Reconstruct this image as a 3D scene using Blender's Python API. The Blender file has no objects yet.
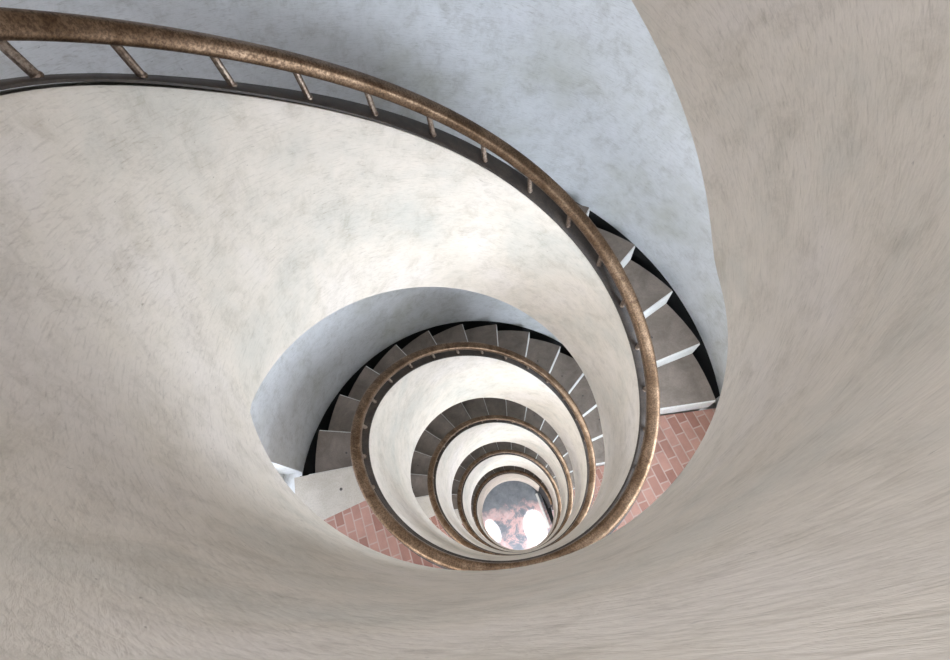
import bpy, bmesh, math, random
from mathutils import Matrix, Vector
random.seed(4)
C = bpy.context.scene.collection
PI = math.pi
D2R = PI / 180

# ------------------------------------------------------------------ dimensions (metres)
S = 0.85                 # radius of the open well
H = 3.1962 * S           # storey height
ZL = -4.5324 * S - .05   # first landing below the camera, relative to the camera
GROUND = ZL - 4 * H
LIFT = -GROUND           # the ground floor is z = 0
RISE = H / 14
PH0 = 167.5              # first nosing of a flight, degrees clockwise
PITCH = 13.9             # degrees per tread
RWALL = 2.0 * S
RTREAD = 1.875 * S
RPAR = 1.115 * S         # stair side of the parapet


def splus(x, w):
    if x / w > 30: return x
    if x / w < -30: return 0.0
    return w * math.log1p(math.exp(x / w))


def z_bottom(u):         # lower edge of the parapet / soffit (u = unwrapped clockwise angle, degrees)
    b0, b1 = 166.4, 364.35
    n = math.floor((u - 60) / 360); m = (u - 360 * n)
    t = (splus((m - b0) * D2R, .012) - splus((m - b1) * D2R, .03)) / ((b1 - b0) * D2R)
    return (-1.8373) * S - H * (n + t) + LIFT


def bump(u):
    return .02 * math.exp(-((u - 203) / 22.0) ** 2)


def z_top(u):            # top of the parapet
    lift = bump(u)                      # the guard wall of the top landing stands taller
    if u < 190:
        q = min(1.0, (190 - u) / 62.0); lift += .40 * q * q * (3 - 2 * q)
    u = u - 360
    t0, t1 = 183.93, 369.94
    n = math.floor((u - 100) / 360); m = u - 360 * n
    w = .2713
    t = 0.0
    for k in (-1, 0, 1):
        t += (splus((m - t0 - 360 * k) * D2R, w) - splus((m - t1 - 360 * k) * D2R, w)) / ((t1 - t0) * D2R) - (1 if k < 0 else 0)
    return (-3.5831) * S - H * (n + t) + LIFT + lift


def nose(u):             # line through the nosings, flat along the landings
    n = math.floor((u - 2) / 360) ; m = u - 360 * n
    zl = ZL + .05 + H + LIFT - n * H
    return zl - max(0.0, min(1.0, (m - PH0) / (14 * PITCH))) * H


def level(n):            # landing n; n = -1 is the photographer's
    return ZL - n * H + LIFT


def pol(r, u, z):
    return (r * math.cos(u * D2R), -r * math.sin(u * D2R), z)


# ------------------------------------------------------------------ materials
def nodes(name):
    m = bpy.data.materials.new(name); m.use_nodes = True
    nt = m.node_tree
    return m, nt, nt.nodes['Principled BSDF']


def N(nt, t, **kw):
    n = nt.nodes.new(t)
    for k, v in kw.items():
        if k in n.inputs.keys(): n.inputs[k].default_value = v
        else: setattr(n, k, v)
    return n


def ramp(nt, src, stops):
    r = N(nt, 'ShaderNodeValToRGB')
    e = r.color_ramp.elements
    while len(e) < len(stops): e.new(0.5)
    for i, (p, c) in enumerate(stops):
        e[i].position = p; e[i].color = (*c, 1)
    nt.links.new(src, r.inputs[0])
    return r.outputs[0]


def mixc(nt, a, b, f, mode='MIX'):
    m = N(nt, 'ShaderNodeMix', data_type='RGBA', blend_type=mode)
    for sock, v in ((m.inputs[6], a), (m.inputs[7], b), (m.inputs[0], f)):
        if hasattr(v, 'node'): nt.links.new(v, sock)
        elif isinstance(v, tuple): sock.default_value = (*v, 1)
        else: sock.default_value = v
    return m.outputs[2]


def noise(nt, vec, scale, detail=4, rough=.55, dist=0.0):
    n = N(nt, 'ShaderNodeTexNoise', Scale=scale, Detail=detail, Roughness=rough, Distortion=dist)
    nt.links.new(vec, n.inputs['Vector'])
    return n.outputs['Fac']


def mapped(nt, vec, scale=(1, 1, 1), rot=(0, 0, 0)):
    m = N(nt, 'ShaderNodeMapping', Scale=scale, Rotation=rot)
    nt.links.new(vec, m.inputs['Vector'])
    return m.outputs[0]


def plaster(name, tones, streak_rot=.7, bump=.25, dark=.16):
    """trowelled plaster; the UV map unrolls the cylinder in metres so that the brush strokes follow it"""
    m, nt, b = nodes(name)
    uv = N(nt, 'ShaderNodeUVMap').outputs[0]
    obj = N(nt, 'ShaderNodeTexCoord').outputs['Object']
    big = noise(nt, obj, 1.5, 4, .6, .3)
    base = ramp(nt, big, [(.32, tones[0]), (.5, tones[1]), (.68, tones[2])])
    mott = noise(nt, obj, 7.5, 10, .78, .35)
    base = mixc(nt, base, ramp(nt, mott, [(.36, (.70, .68, .63)), (.50, (.95, .945, .93)), (.64, (1.05, 1.04, 1.03))]), .65, 'MULTIPLY')
    s1 = noise(nt, mapped(nt, mapped(nt, uv, rot=(0, 0, streak_rot)), (22, 90, 1)), 1, 4, .65, .3)
    s2 = noise(nt, mapped(nt, mapped(nt, uv, rot=(0, 0, streak_rot * .55)), (16, 150, 1)), 1, 2, .6, .3)
    st = ramp(nt, s1, [(.24, (.74, .72, .70)), (.46, (1, 1, 1)), (.9, (1, 1, 1))])
    patch = noise(nt, obj, 3.0, 3, .6)
    pf = ramp(nt, patch, [(.40, (.15, .15, .15)), (.62, (1, 1, 1))])
    base = mixc(nt, base, mixc(nt, base, st, 1.0, 'MULTIPLY'), pf)
    st2 = ramp(nt, s2, [(.30, (.80, .79, .77)), (.45, (1, 1, 1)), (.95, (1, 1, 1))])
    base = mixc(nt, base, st2, .7, 'MULTIPLY')
    spots = noise(nt, mapped(nt, mapped(nt, uv, rot=(0, 0, streak_rot)), (40, 90, 1)), 1.0, 2, .5, .5)
    base = mixc(nt, base, ramp(nt, spots, [(.20, (.45, .44, .42)), (.27, (1, 1, 1)), (1, (1, 1, 1))]), .8, 'MULTIPLY')
    nt.links.new(base, b.inputs['Base Color'])
    b.inputs['Roughness'].default_value = .75
    bp = N(nt, 'ShaderNodeBump', Strength=bump, Distance=.01)
    add = N(nt, 'ShaderNodeMath', operation='ADD'); nt.links.new(s1, add.inputs[0]); nt.links.new(mott, add.inputs[1])
    nt.links.new(add.outputs[0], bp.inputs['Height']); nt.links.new(bp.outputs[0], b.inputs['Normal'])
    return m


M = {}
M['parapet'] = plaster('warm_plaster', [(.50, .465, .40), (.60, .53, .445), (.63, .563, .50)])
M['wall'] = plaster('grey_plaster', [(.60, .60, .555), (.71, .715, .715), (.75, .755, .765)], streak_rot=.5)
M['white_plaster'] = plaster('white_plaster', [(.84, .86, .88), (.88, .89, .90), (.86, .86, .84)], bump=.1)


def bronze(name, c1, c2, rough=.33, metal=.85):
    m, nt, b = nodes(name)
    obj = N(nt, 'ShaderNodeTexCoord').outputs['Object']
    n = noise(nt, obj, 9, 5, .7, .6); sp = noise(nt, obj, 130, 3, .7)
    col = ramp(nt, n, [(.38, c1), (.62, c2)])
    col = mixc(nt, col, ramp(nt, sp, [(.42, (.35, .30, .28)), (.56, (1, 1, 1))]), .7, 'MULTIPLY')
    nt.links.new(col, b.inputs['Base Color'])
    nt.links.new(ramp(nt, sp, [(.4, (.55, .55, .55)), (.6, (rough, rough, rough))]), b.inputs['Roughness'])
    b.inputs['Metallic'].default_value = metal
    return m


M['rail'] = bronze('worn_bronze', (.10, .056, .027), (.22, .142, .085), .42, .8)
M['strip'] = bronze('dark_bronze', (.030, .021, .014), (.060, .044, .031), .7, .1)
M['post'] = bronze('bronze_post', (.20, .14, .10), (.33, .26, .20), .5)


def stone(name, c1, c2, sc=6, rough=.7):
    m, nt, b = nodes(name)
    obj = N(nt, 'ShaderNodeTexCoord').outputs['Object']
    n = noise(nt, obj, sc, 6, .65, .5); f = noise(nt, obj, 90, 3, .6)
    col = ramp(nt, n, [(.35, c1), (.65, c2)])
    col = mixc(nt, col, ramp(nt, f, [(.35, (.82, .82, .82)), (.6, (1, 1, 1))]), .7, 'MULTIPLY')
    nt.links.new(col, b.inputs['Base Color'])
    b.inputs['Roughness'].default_value = rough
    bp = N(nt, 'ShaderNodeBump', Strength=.2, Distance=.004)
    nt.links.new(f, bp.inputs['Height']); nt.links.new(bp.outputs[0], b.inputs['Normal'])
    return m


M['tread'] = stone('tread_stone', (.165, .132, .105), (.255, .207, .168))
M['pale'] = stone('pale_stone', (.43, .38, .31), (.52, .465, .39))
M['riser'] = stone('riser_paint', (.72, .70, .65), (.80, .79, .75), 9)
M['soffit'] = stone('soffit_plaster', (.42, .41, .39), (.50, .48, .45), 3)
M['black'] = stone('painted_shade', (.006, .006, .006), (.012, .011, .010), 8, .9)  # shade put into the colour: gap beside the treads, foot of the stairs
M['stud'] = stone('stud_metal', (.05, .04, .035), (.08, .065, .055), 20, .5)


def brick(name):
    m, nt, b = nodes(name)
    obj = N(nt, 'ShaderNodeTexCoord').outputs['Object']
    v = mapped(nt, obj, (1, 1, 1), (0, 0, 1.42))
    t = N(nt, 'ShaderNodeTexBrick', Scale=1.0)
    t.offset = .5
    t.inputs['Brick Width'].default_value = .135; t.inputs['Row Height'].default_value = .070
    t.inputs['Mortar Size'].default_value = .0055; t.inputs['Mortar Smooth'].default_value = .3
    t.inputs['Color1'].default_value = (.27, .118, .082, 1); t.inputs['Color2'].default_value = (.42, .225, .168, 1)
    t.inputs['Mortar'].default_value = (.45, .32, .26, 1); t.inputs['Bias'].default_value = .1
    nt.links.new(v, t.inputs['Vector'])
    n = noise(nt, obj, 7, 5, .7)
    col = mixc(nt, t.outputs['Color'], ramp(nt, n, [(.32, (.72, .70, .70)), (.6, (1, 1, 1))]), .7, 'MULTIPLY')
    nt.links.new(col, b.inputs['Base Color'])
    b.inputs['Roughness'].default_value = .6
    bp = N(nt, 'ShaderNodeBump', Strength=.5, Distance=.004, invert=True)
    nt.links.new(t.outputs['Fac'], bp.inputs['Height']); nt.links.new(bp.outputs[0], b.inputs['Normal'])
    return m


M['brick'] = brick('red_brick_paving')


def ground():
    m, nt, b = nodes('worn_red_floor_paint')
    obj = N(nt, 'ShaderNodeTexCoord').outputs['Object']
    n = noise(nt, obj, 2.6, 8, .72, .5)
    col = ramp(nt, n, [(.40, (.23, .25, .28)), (.47, (.36, .34, .36)), (.50, (.66, .44, .42)), (.62, (.74, .58, .57))])
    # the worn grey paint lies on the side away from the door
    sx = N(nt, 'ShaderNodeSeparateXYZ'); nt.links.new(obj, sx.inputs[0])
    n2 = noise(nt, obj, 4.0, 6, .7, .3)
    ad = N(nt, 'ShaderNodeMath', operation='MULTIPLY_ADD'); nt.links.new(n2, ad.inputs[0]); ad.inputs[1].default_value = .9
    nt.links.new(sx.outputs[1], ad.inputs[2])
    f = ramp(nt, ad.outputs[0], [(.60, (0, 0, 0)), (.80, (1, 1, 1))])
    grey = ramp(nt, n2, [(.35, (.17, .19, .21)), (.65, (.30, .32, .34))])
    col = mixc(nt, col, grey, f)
    nt.links.new(col, b.inputs['Base Color']); b.inputs['Roughness'].default_value = .5
    return m


M['ground'] = ground()


# ------------------------------------------------------------------ mesh helpers
def link_mesh(name, verts, faces, mat, parent=None, uvs=None, smooth=False, sharp=35):
    me = bpy.data.meshes.new(name)
    me.from_pydata(verts, [], faces)
    if uvs:
        ul = me.uv_layers.new(name='UVMap')
        for l in me.loops: ul.data[l.index].uv = uvs[l.vertex_index]
    me.materials.append(M[mat])
    bm = bmesh.new(); bm.from_mesh(me)
    bmesh.ops.recalc_face_normals(bm, faces=bm.faces)
    bm.to_mesh(me); bm.free()
    if smooth:
        for p in me.polygons: p.use_smooth = True
        me.set_sharp_from_angle(angle=sharp * D2R)
    o = bpy.data.objects.new(name, me); C.objects.link(o)
    if parent: o.parent = parent
    return o


def empty(name, loc=(0, 0, 0)):
    o = bpy.data.objects.new(name, None); o.location = loc; o.empty_display_size = .2
    C.objects.link(o)
    return o


def tag(o, label=None, cat=None, group=None, kind=None):
    if label: o['label'] = label
    if cat: o['category'] = cat
    if group: o['group'] = group
    if kind: o['kind'] = kind
    return o


def sweep(name, us, profile, mat, parent=None, smooth=True, origin=(0, 0, 0)):
    """profile(u) -> closed list of (r, z); swept round the well"""
    verts, faces, uvs = [], [], []
    n = None
    for i, u in enumerate(us):
        pr = profile(u); n = len(pr)
        acc = 0.0
        for k, (r, z) in enumerate(pr):
            x, y, zz = pol(r, u, z)
            verts.append((x - origin[0], y - origin[1], zz - origin[2]))
            uvs.append((u * D2R * r, z))
    for i in range(len(us) - 1):
        for k in range(n):
            a = i * n + k; b = i * n + (k + 1) % n
            faces.append((a, b, b + n, a + n))
    faces.append(tuple(range(n)))
    faces.append(tuple(reversed([(len(us) - 1) * n + k for k in range(n)])))
    return link_mesh(name, verts, faces, mat, parent, uvs, smooth)


def frange(a, b, step):
    n = max(1, int(math.ceil((b - a) / step)))
    return [a + (b - a) * i / n for i in range(n + 1)]


# ------------------------------------------------------------------ the parapet
U_TOP, U_END, U_FOOT = -188.0, 1440 + 324.0, 1440 + 358.0
bev = .012


def par_profile(u):
    t = z_top(u) - .014; b = max(z_bottom(u), 0.0)
    return [(S * 1.016, t - .006), (S, t - .035), (S, b + bev), (S + bev * .3, b + bev * .3), (S + bev, b), (RPAR - bev, b), (RPAR, b + bev), (RPAR, t - .006)]


par = sweep('spiral_parapet', frange(U_TOP, U_END, 3.0), par_profile, 'parapet')
tag(par, 'smooth beige plaster parapet winding down round the open stairwell, under the bronze handrail', 'parapet')

gp = sweep('shade_panel', frange(U_END + .3, U_FOOT, 3.0), lambda u: [(S * 1.012, z_top(u) - .02), (S * 1.012, .002), (RPAR - .01, .002), (RPAR - .01, z_top(u) - .02)], 'black')  # black sheet paints the shade at the stair foot
tag(gp, 'black panel painting in the shade round the foot of the stairs beside the white kerb', 'panel')

# ------------------------------------------------------------------ the handrail
hr = empty('handrail', pol(S, U_TOP, z_top(U_TOP)))
tag(hr, 'worn bronze handrail spiralling down above the plaster parapet', 'handrail')
org = tuple(hr.location)
sweep('base_strip', frange(U_TOP, U_FOOT, 3.0),
      lambda u: [(S * 1.010, z_top(u)), (S * 1.010, z_top(u) - .009), (RPAR + .006, z_top(u) - .009), (RPAR + .006, z_top(u)),
                 (RPAR - .008, z_top(u) + .006), (S * 1.010 + .008, z_top(u) + .006)], 'strip', hr, origin=org)
RC, ZC, RW_, RH_ = 1.056 * S, .178 * S, .034, .038


def rail_profile(u):
    z0 = z_top(u) + ZC - bump(u)
    out = []
    for k in range(16):
        a = 2 * PI * (k + .5) / 16
        c, s = math.cos(a), math.sin(a)
        out.append((RC + RW_ * math.copysign(abs(c) ** .6, c), z0 + RH_ * math.copysign(abs(s) ** .6, s)))
    return out


sweep('rail', frange(U_TOP, U_FOOT, 3.0), rail_profile, 'rail', hr, origin=org)


def tube_geo(p0, p1, r, seg=10):
    p0, p1 = Vector(p0), Vector(p1); d = (p1 - p0).normalized()
    a = d.cross(Vector((0, 0, 1)));
    a = a.normalized() if a.length > 1e-3 else Vector((1, 0, 0))
    b = d.cross(a)
    vs, fs = [], []
    # a small foot collar, then the shaft
    L = (p1 - p0).length
    for t, rr in ((0, r * 1.25), (.006 / L, r * 1.25), (.010 / L, r), (1, r)):
        c = p0.lerp(p1, t)
        for k in range(seg):
            w = 2 * PI * k / seg
            vs.append(tuple(c + (a * math.cos(w) + b * math.sin(w)) * rr))
    for i in range(3):
        for k in range(seg):
            fs.append((i * seg + k, i * seg + (k + 1) % seg, (i + 1) * seg + (k + 1) % seg, (i + 1) * seg + k))
    fs.append(tuple(range(seg))); fs.append(tuple(3 * seg + k for k in range(seg)))
    return vs, fs


posts = [229.6 - 360 + 13.846 * k for k in range(-4, 200)]
posts = [u for u in posts if U_TOP + 4 < u < U_FOOT - 3]
rest_v, rest_f = [], []
for i, u in enumerate(posts):
    p0 = Vector(pol(S + .042, u, z_top(u) + .004)) - hr.location
    p1 = Vector(pol(RC, u, z_top(u) + ZC - bump(u) - RH_ * .7)) - hr.location
    vs, fs = tube_geo(p0, p1, .012)
    if i < 100:
        link_mesh('post', vs, fs, 'post', hr, smooth=True)
    else:
        o = len(rest_v); rest_v += vs; rest_f += [tuple(o + q for q in f) for f in fs]
if rest_v:
    tag(link_mesh('post', rest_v, rest_f, 'post', hr, smooth=True), kind='stuff')

# ------------------------------------------------------------------ flights and landings
ORD = {-1: 'flight of stone steps climbing above the camera beside the grey wall',
       0: 'topmost visible flight of stone steps, at upper right, ending at the nearest brick landing',
       1: 'second flight of dark steps, dropping from the pale slab at left round the far side',
       2: 'third flight of dark grey steps, in the second ring down the well',
       3: 'fourth flight of steps, a narrow dark ring deep in the well',
       4: 'lowest flight of steps, the innermost ring, reaching the ground floor'}


def sector(u0, u1, r0, r1, ztop, zbot0, zbot1, org, seg=4):
    """block of one step: flat top, underside following the soffit"""
    vs, fs = [], []
    us = [u0 + (u1 - u0) * i / seg for i in range(seg + 1)]
    for i, u in enumerate(us):
        zb = zbot0 + (zbot1 - zbot0) * i / seg
        for r, z in ((r0, ztop), (r1, ztop), (r1, zb), (r0, zb)):
            x, y, zz = pol(r, u, z); vs.append((x - org[0], y - org[1], zz - org[2]))
    for i in range(seg):
        for k in range(4):
            a = i * 4 + k; b = i * 4 + (k + 1) % 4
            fs.append((a, b, b + 4, a + 4))
    fs.append((0, 1, 2, 3)); fs.append(tuple(seg * 4 + k for k in (3, 2, 1, 0)))
    return vs, fs


for n in range(-1, 5):
    u_s = PH0 + 360 * n + (1.4 if n == 0 else 0.0)
    zt = level(n - 1)
    fl = empty('stair_flight', pol(1.5 * S, u_s + 14 * PITCH, level(n)))
    tag(fl, ORD[n], 'staircase')
    org = tuple(fl.location)
    last = 13
    u_f = u_s + PITCH          # first riser; the sector before it is the pale edge stone of the landing
    for i in range(last):
        # tread i lies below nosing i
        u0, u1 = u_f + i * PITCH, u_f + (i + 1) * PITCH
        z = zt - (i + 1) * RISE
        zb0 = max(z_bottom(u0) + .015, 0.0); zb1 = max(z_bottom(u1) + .015, 0.0)
        zb0 = min(zb0, z - .05); zb1 = min(zb1, z - .05)
        vs, fs = sector(u0, u1, RPAR + .001, RTREAD, z - .035, zb0, zb1, org)
        st = link_mesh('step', vs, fs, 'soffit', fl)
        # tread slab with a slight nosing
        vs, fs = sector(u0 - .2, u1 + .55, RPAR + .001, RTREAD + .004, z, z - .035, z - .035, org)
        tr = link_mesh('tread', vs, fs, 'tread', st)
        # painted riser between this tread and the one below
        zr0, zr1 = z - .006, z - RISE
        vs, fs = sector(u1 + .45, u1 + .85, RPAR + .001, RTREAD + .002, zr0, zr1, zr1, org, 1)
        link_mesh('riser', vs, fs, 'riser', st)
        if i in (0, 1, 8, 9, 10, 11) and n < 3:
            c = Vector(pol(RTREAD - .27, u0 + .5 * PITCH, z)) - fl.location
            vs = [(c.x + .009 * math.cos(2 * PI * k / 10), c.y + .009 * math.sin(2 * PI * k / 10), c.z + h) for h in (-.004, .003) for k in range(10)]
            fs = [tuple(range(10)), tuple(range(10, 20))] + [(k, (k + 1) % 10, 10 + (k + 1) % 10, 10 + k) for k in range(10)]
            link_mesh('stud', vs, fs, 'stud', st)
    # riser under the landing edge (first nosing)
    z = zt
    vs, fs = sector(u_f + .05, u_f + .45, RPAR, RTREAD, z - .045, z - RISE, z - RISE, org, 1)
    link_mesh('riser', vs, fs, 'riser', fl)

LAB = {-1: 'brick landing at the top, under the photographer',
       0: 'nearest red brick landing, between the lit steps at right and the pale step at left',
       1: 'red brick landing one storey further down the well',
       2: 'brick landing two storeys below the nearest brick landing',
       3: 'lowest brick landing, deep at the bottom of the well'}
for n in range(-1, 4):
    z = level(n)
    u0, u1 = PH0 - 360 + 14 * PITCH + 360 * (n + 1), PH0 + 360 * (n + 1)
    if n == 0: u0 += 1.5
    root = empty('landing', pol(1.5 * S, (u0 + u1) / 2, z_bottom((u0 + u1) / 2)))
    tag(root, LAB[n], 'landing')
    org = tuple(root.location)
    zb = z_bottom((u0 + u1) / 2) + .015
    us = frange(u0 + 1.2, u1 + PITCH - .6, 4)
    r0, r1 = RPAR + .001, RWALL - .003
    sweep('slab', us, lambda u: [(r0, z - .045), (r1, z - .045), (r1, zb), (r0, zb)], 'soffit', root, origin=org)
    sweep('brick_paving', frange(u0 + 1.2, u1, 4), lambda u: [(r0, z), (r1, z), (r1, z - .045), (r0, z - .045)], 'brick', root, origin=org)
    o = sweep('edge_stone', frange(u1, u1 + PITCH - .1, 4), lambda u: [(r0, z + .002), (r1, z + .002), (r1, z - .045), (r0, z - .045)], 'pale', root, origin=org)
    o['label'] = 'pale stone edge slab'
    c = Vector(pol(RTREAD - .27, u1 + .5 * PITCH, z)) - root.location
    vs = [(c.x + .012 * math.cos(2 * PI * k / 10), c.y + .012 * math.sin(2 * PI * k / 10), c.z + h) for h in (-.004, .004) for k in range(10)]
    fs = [tuple(range(10)), tuple(range(10, 20))] + [(k, (k + 1) % 10, 10 + (k + 1) % 10, 10 + k) for k in range(10)]
    link_mesh('stud', vs, fs, 'stud', root)

# ------------------------------------------------------------------ outer wall, windows, painted gap shade
ZTOP = LIFT + 3.4
WIN = []
for n in range(-1, 4):
    WIN.append((18.0, 60.0, level(n) + .80, level(n) + 2.05))
    WIN.append((111.0, 150.0, level(n) + .80, level(n) + 2.05))
    WIN.append((159.0, 183.6, level(n) - .16, level(n) + 1.85))      # full-height slit beside the landing
WIN.append((63.0, 111.0, level(4) + .1, level(4) + 2.1))
zs = sorted(set([0.0, ZTOP] + [w for W in WIN for w in W[2:]]))
fine = []
for a, b in zip(zs, zs[1:]):
    k = max(1, int(math.ceil((b - a) / .6)))
    fine += [a + (b - a) * i / k for i in range(k)]
zs = fine + [ZTOP]
angs = sorted(set([i * 3.0 for i in range(120)] + [63.0, 111.0, 183.6]))
verts, uvs, faces = [], [], []
NA = len(angs)
for r in (RWALL, RWALL + .28):
    for z in zs:
        for a in angs + [360.0]:
            verts.append(pol(r, a, z)); uvs.append((a * D2R * r, z))
W1 = NA + 1
off = W1 * len(zs)


def inwin(a0, a1, z0, z1):
    am, zm = (a0 + a1) / 2, (z0 + z1) / 2
    return any(w[0] < am < w[1] and w[2] < zm < w[3] for w in WIN)


AA = angs + [360.0]
solid = {}
for j in range(len(zs) - 1):
    for i in range(NA):
        solid[i, j] = not inwin(AA[i], AA[i + 1], zs[j], zs[j + 1])
for (i, j), s in solid.items():
    if not s: continue
    a, b, c, d = j * W1 + i, j * W1 + i + 1, (j + 1) * W1 + i + 1, (j + 1) * W1 + i
    faces.append((a, b, c, d)); faces.append((a + off, d + off, c + off, b + off))
    if not solid.get(((i + 1) % NA, j), True): faces.append((b, b + off, c + off, c))
    if not solid.get(((i - 1) % NA, j), True): faces.append((a, d, d + off, a + off))
    if j == len(zs) - 2 or not solid[i, j + 1]: faces.append((d, c, c + off, d + off))
    if j == 0 or not solid[i, j - 1]: faces.append((a, a + off, b + off, b))
w = link_mesh('wall_outer', verts, faces, 'wall', None, uvs, True)
tag(w, 'curved grey plaster wall enclosing the stairs', kind='structure')

def am_is_narrow(a0, a1): return a1 - a0 < 60


for k, (a0, a1, z0, z1) in enumerate(WIN):
    bmv, bmf = [], []

    def bar(ua, ub, za, zb):
        vs, fs = sector(ua, ub, RWALL + .16, RWALL + .21, zb, za, za, (0, 0, 0), 6)
        o = len(bmv); bmv.extend(vs); bmf.extend([tuple(o + q for q in f) for f in fs])
    bar(a0, a1, z0, z0 + .05); bar(a0, a1, z1 - .05, z1)
    for t in ((0, 1 / 3, 2 / 3, 1) if k < len(WIN) - 1 else (0, 1)):
        u = a0 + (a1 - a0 - 1.6) * t
        if am_is_narrow(a0, a1) or t < 1: bar(u, u + 1.6, z0, z1)
    o = link_mesh('window_%d' % (k + 1), bmv, bmf, 'riser')
    tag(o, kind='structure')

# black-painted gap shade between treads and wall, its upper edge on the nosing line
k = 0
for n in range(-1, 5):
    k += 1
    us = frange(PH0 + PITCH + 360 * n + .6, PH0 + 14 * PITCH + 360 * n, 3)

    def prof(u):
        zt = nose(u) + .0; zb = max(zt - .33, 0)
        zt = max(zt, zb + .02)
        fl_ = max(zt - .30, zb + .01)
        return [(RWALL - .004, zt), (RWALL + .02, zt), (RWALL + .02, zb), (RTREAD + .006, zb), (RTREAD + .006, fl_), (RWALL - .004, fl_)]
    o = sweep('gap_shade_flight_%d' % k, us, prof, 'black')
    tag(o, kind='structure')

# ------------------------------------------------------------------ ground floor
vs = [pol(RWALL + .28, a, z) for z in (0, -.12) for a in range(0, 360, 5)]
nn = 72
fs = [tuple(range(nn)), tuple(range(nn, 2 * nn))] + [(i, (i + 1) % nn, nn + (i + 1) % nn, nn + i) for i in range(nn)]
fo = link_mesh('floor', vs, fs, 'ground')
tag(fo, kind='structure')

# white kerb at the foot of the stairs
ka = Vector((.665, .47, .002)); kb = Vector((.775, -.45, .002))
KA, KB = ka, kb


def kerb():
    d = (KB - KA).normalized(); nrm = Vector((d.y, -d.x, 0))
    p = [KA, KB, KB + nrm * .06, KA + nrm * .06]
    vs = [tuple(q + Vector((0, 0, h))) for h in (0, .12) for q in p]
    fs = [(0, 1, 2, 3), (4, 5, 6, 7)] + [(i, (i + 1) % 4, 4 + (i + 1) % 4, 4 + i) for i in range(4)]
    o = link_mesh('kerb', vs, fs, 'riser')
    for v in o.data.vertices: v.co -= KA
    o.location = KA
    return o


tag(kerb(), 'straight white kerb on the ground floor at the foot of the stairs', 'kerb')

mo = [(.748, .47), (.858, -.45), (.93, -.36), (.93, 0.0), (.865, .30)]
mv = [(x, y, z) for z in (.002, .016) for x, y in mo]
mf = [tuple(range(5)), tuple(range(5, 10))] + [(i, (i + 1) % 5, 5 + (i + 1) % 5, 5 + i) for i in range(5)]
tag(link_mesh('shade_patch', mv, mf, 'black'), 'black patch painting in the shade on the ground floor behind the straight white kerb', 'mat')  # floor shade behind the kerb, painted as a black patch

# ------------------------------------------------------------------ camera
F = 487.588
R = Matrix(((0.97258, 0.227738, 0.047148), (-0.185088, 0.880705, -0.436006), (-0.140818, 0.415325, 0.898708)))
cd = bpy.data.cameras.new('camera'); cam = bpy.data.objects.new('camera', cd); C.objects.link(cam)
cam.matrix_world = Matrix.Translation((0, -.9443 * S, LIFT)) @ R.to_4x4()
cd.sensor_width = 36; cd.sensor_fit = 'HORIZONTAL'
cd.lens = F * 36 / 950
cd.shift_x = 25.719 / 950; cd.shift_y = -8.249 / 950
cd.clip_start = .01
bpy.context.scene.camera = cam

# ------------------------------------------------------------------ light
sc = bpy.context.scene
wd = bpy.data.worlds.new('sky'); sc.world = wd; wd.use_nodes = True
bg = wd.node_tree.nodes['Background']
bg.inputs[0].default_value = (.77, .84, 1.0, 1); bg.inputs[1].default_value = 3.8


def area(name, loc, target, sx, sy, power, col):
    ld = bpy.data.lights.new(name, 'AREA'); ld.shape = 'RECTANGLE'; ld.size = sx; ld.size_y = sy
    ld.energy = power; ld.color = col
    o = bpy.data.objects.new(name, ld); C.objects.link(o)
    o.location = loc
    o.rotation_euler = (Vector(target) - Vector(loc)).to_track_quat('-Z', 'Y').to_euler()
    return o


for k, (a0, a1, z0, z1) in enumerate(WIN):
    am = (a0 + a1) / 2; zm = (z0 + z1) / 2
    if a0 > 155: continue
    if k == len(WIN) - 1:
        area('door_daylight', pol(RWALL + .9, am, zm + .6), pol(0, am, 0), 1.4, 1.6, 100, (.95, .97, 1.0))
        for tx, ty, ang in ((.38, -.42, 7.0), (-.78, -.26, 4.2)):       # sun through the open door
            ld = bpy.data.lights.new('sunlight_through_door', 'SPOT'); ld.energy = 6000; ld.spot_size = ang * D2R; ld.spot_blend = .12
            ld.shadow_soft_size = .02; ld.color = (1, .97, .92)
            o = bpy.data.objects.new('sunlight_through_door', ld); C.objects.link(o); o.location = pol(4.4, 84, 3.3)
            o.rotation_euler = (Vector((tx, ty, 0)) - o.location).to_track_quat('-Z', 'Y').to_euler()
    elif am < 90:
        area('east_window_daylight', pol(RWALL + .45, am, zm + .1), pol(RWALL, am + 180, zm - .2), 1.1, 1.2, (3 if k < 3 else 115), (.74, .85, 1.0))
    else:
        area('west_window_daylight', pol(RWALL + 1.3, am, zm + .6), pol(S, am + 180, z0 - .3), 1.3, 1.0, (2 if k < 3 else 60 if k < 6 else 125), (.94, .97, 1.0))

area('upper_fill', (-1.35, .15, LIFT + 1.9), (1.0, -.35, LIFT + .0), 1.1, 1.1, 85, (.84, .89, 1.0))  # added fill lamp to brighten the right-hand parapet, no real source there

sc.view_settings.view_transform = 'Standard'; sc.view_settings.look = 'None'
sc.view_settings.gamma = 1; sc.view_settings.use_curve_mapping = False
sc.view_settings.exposure = 0.14
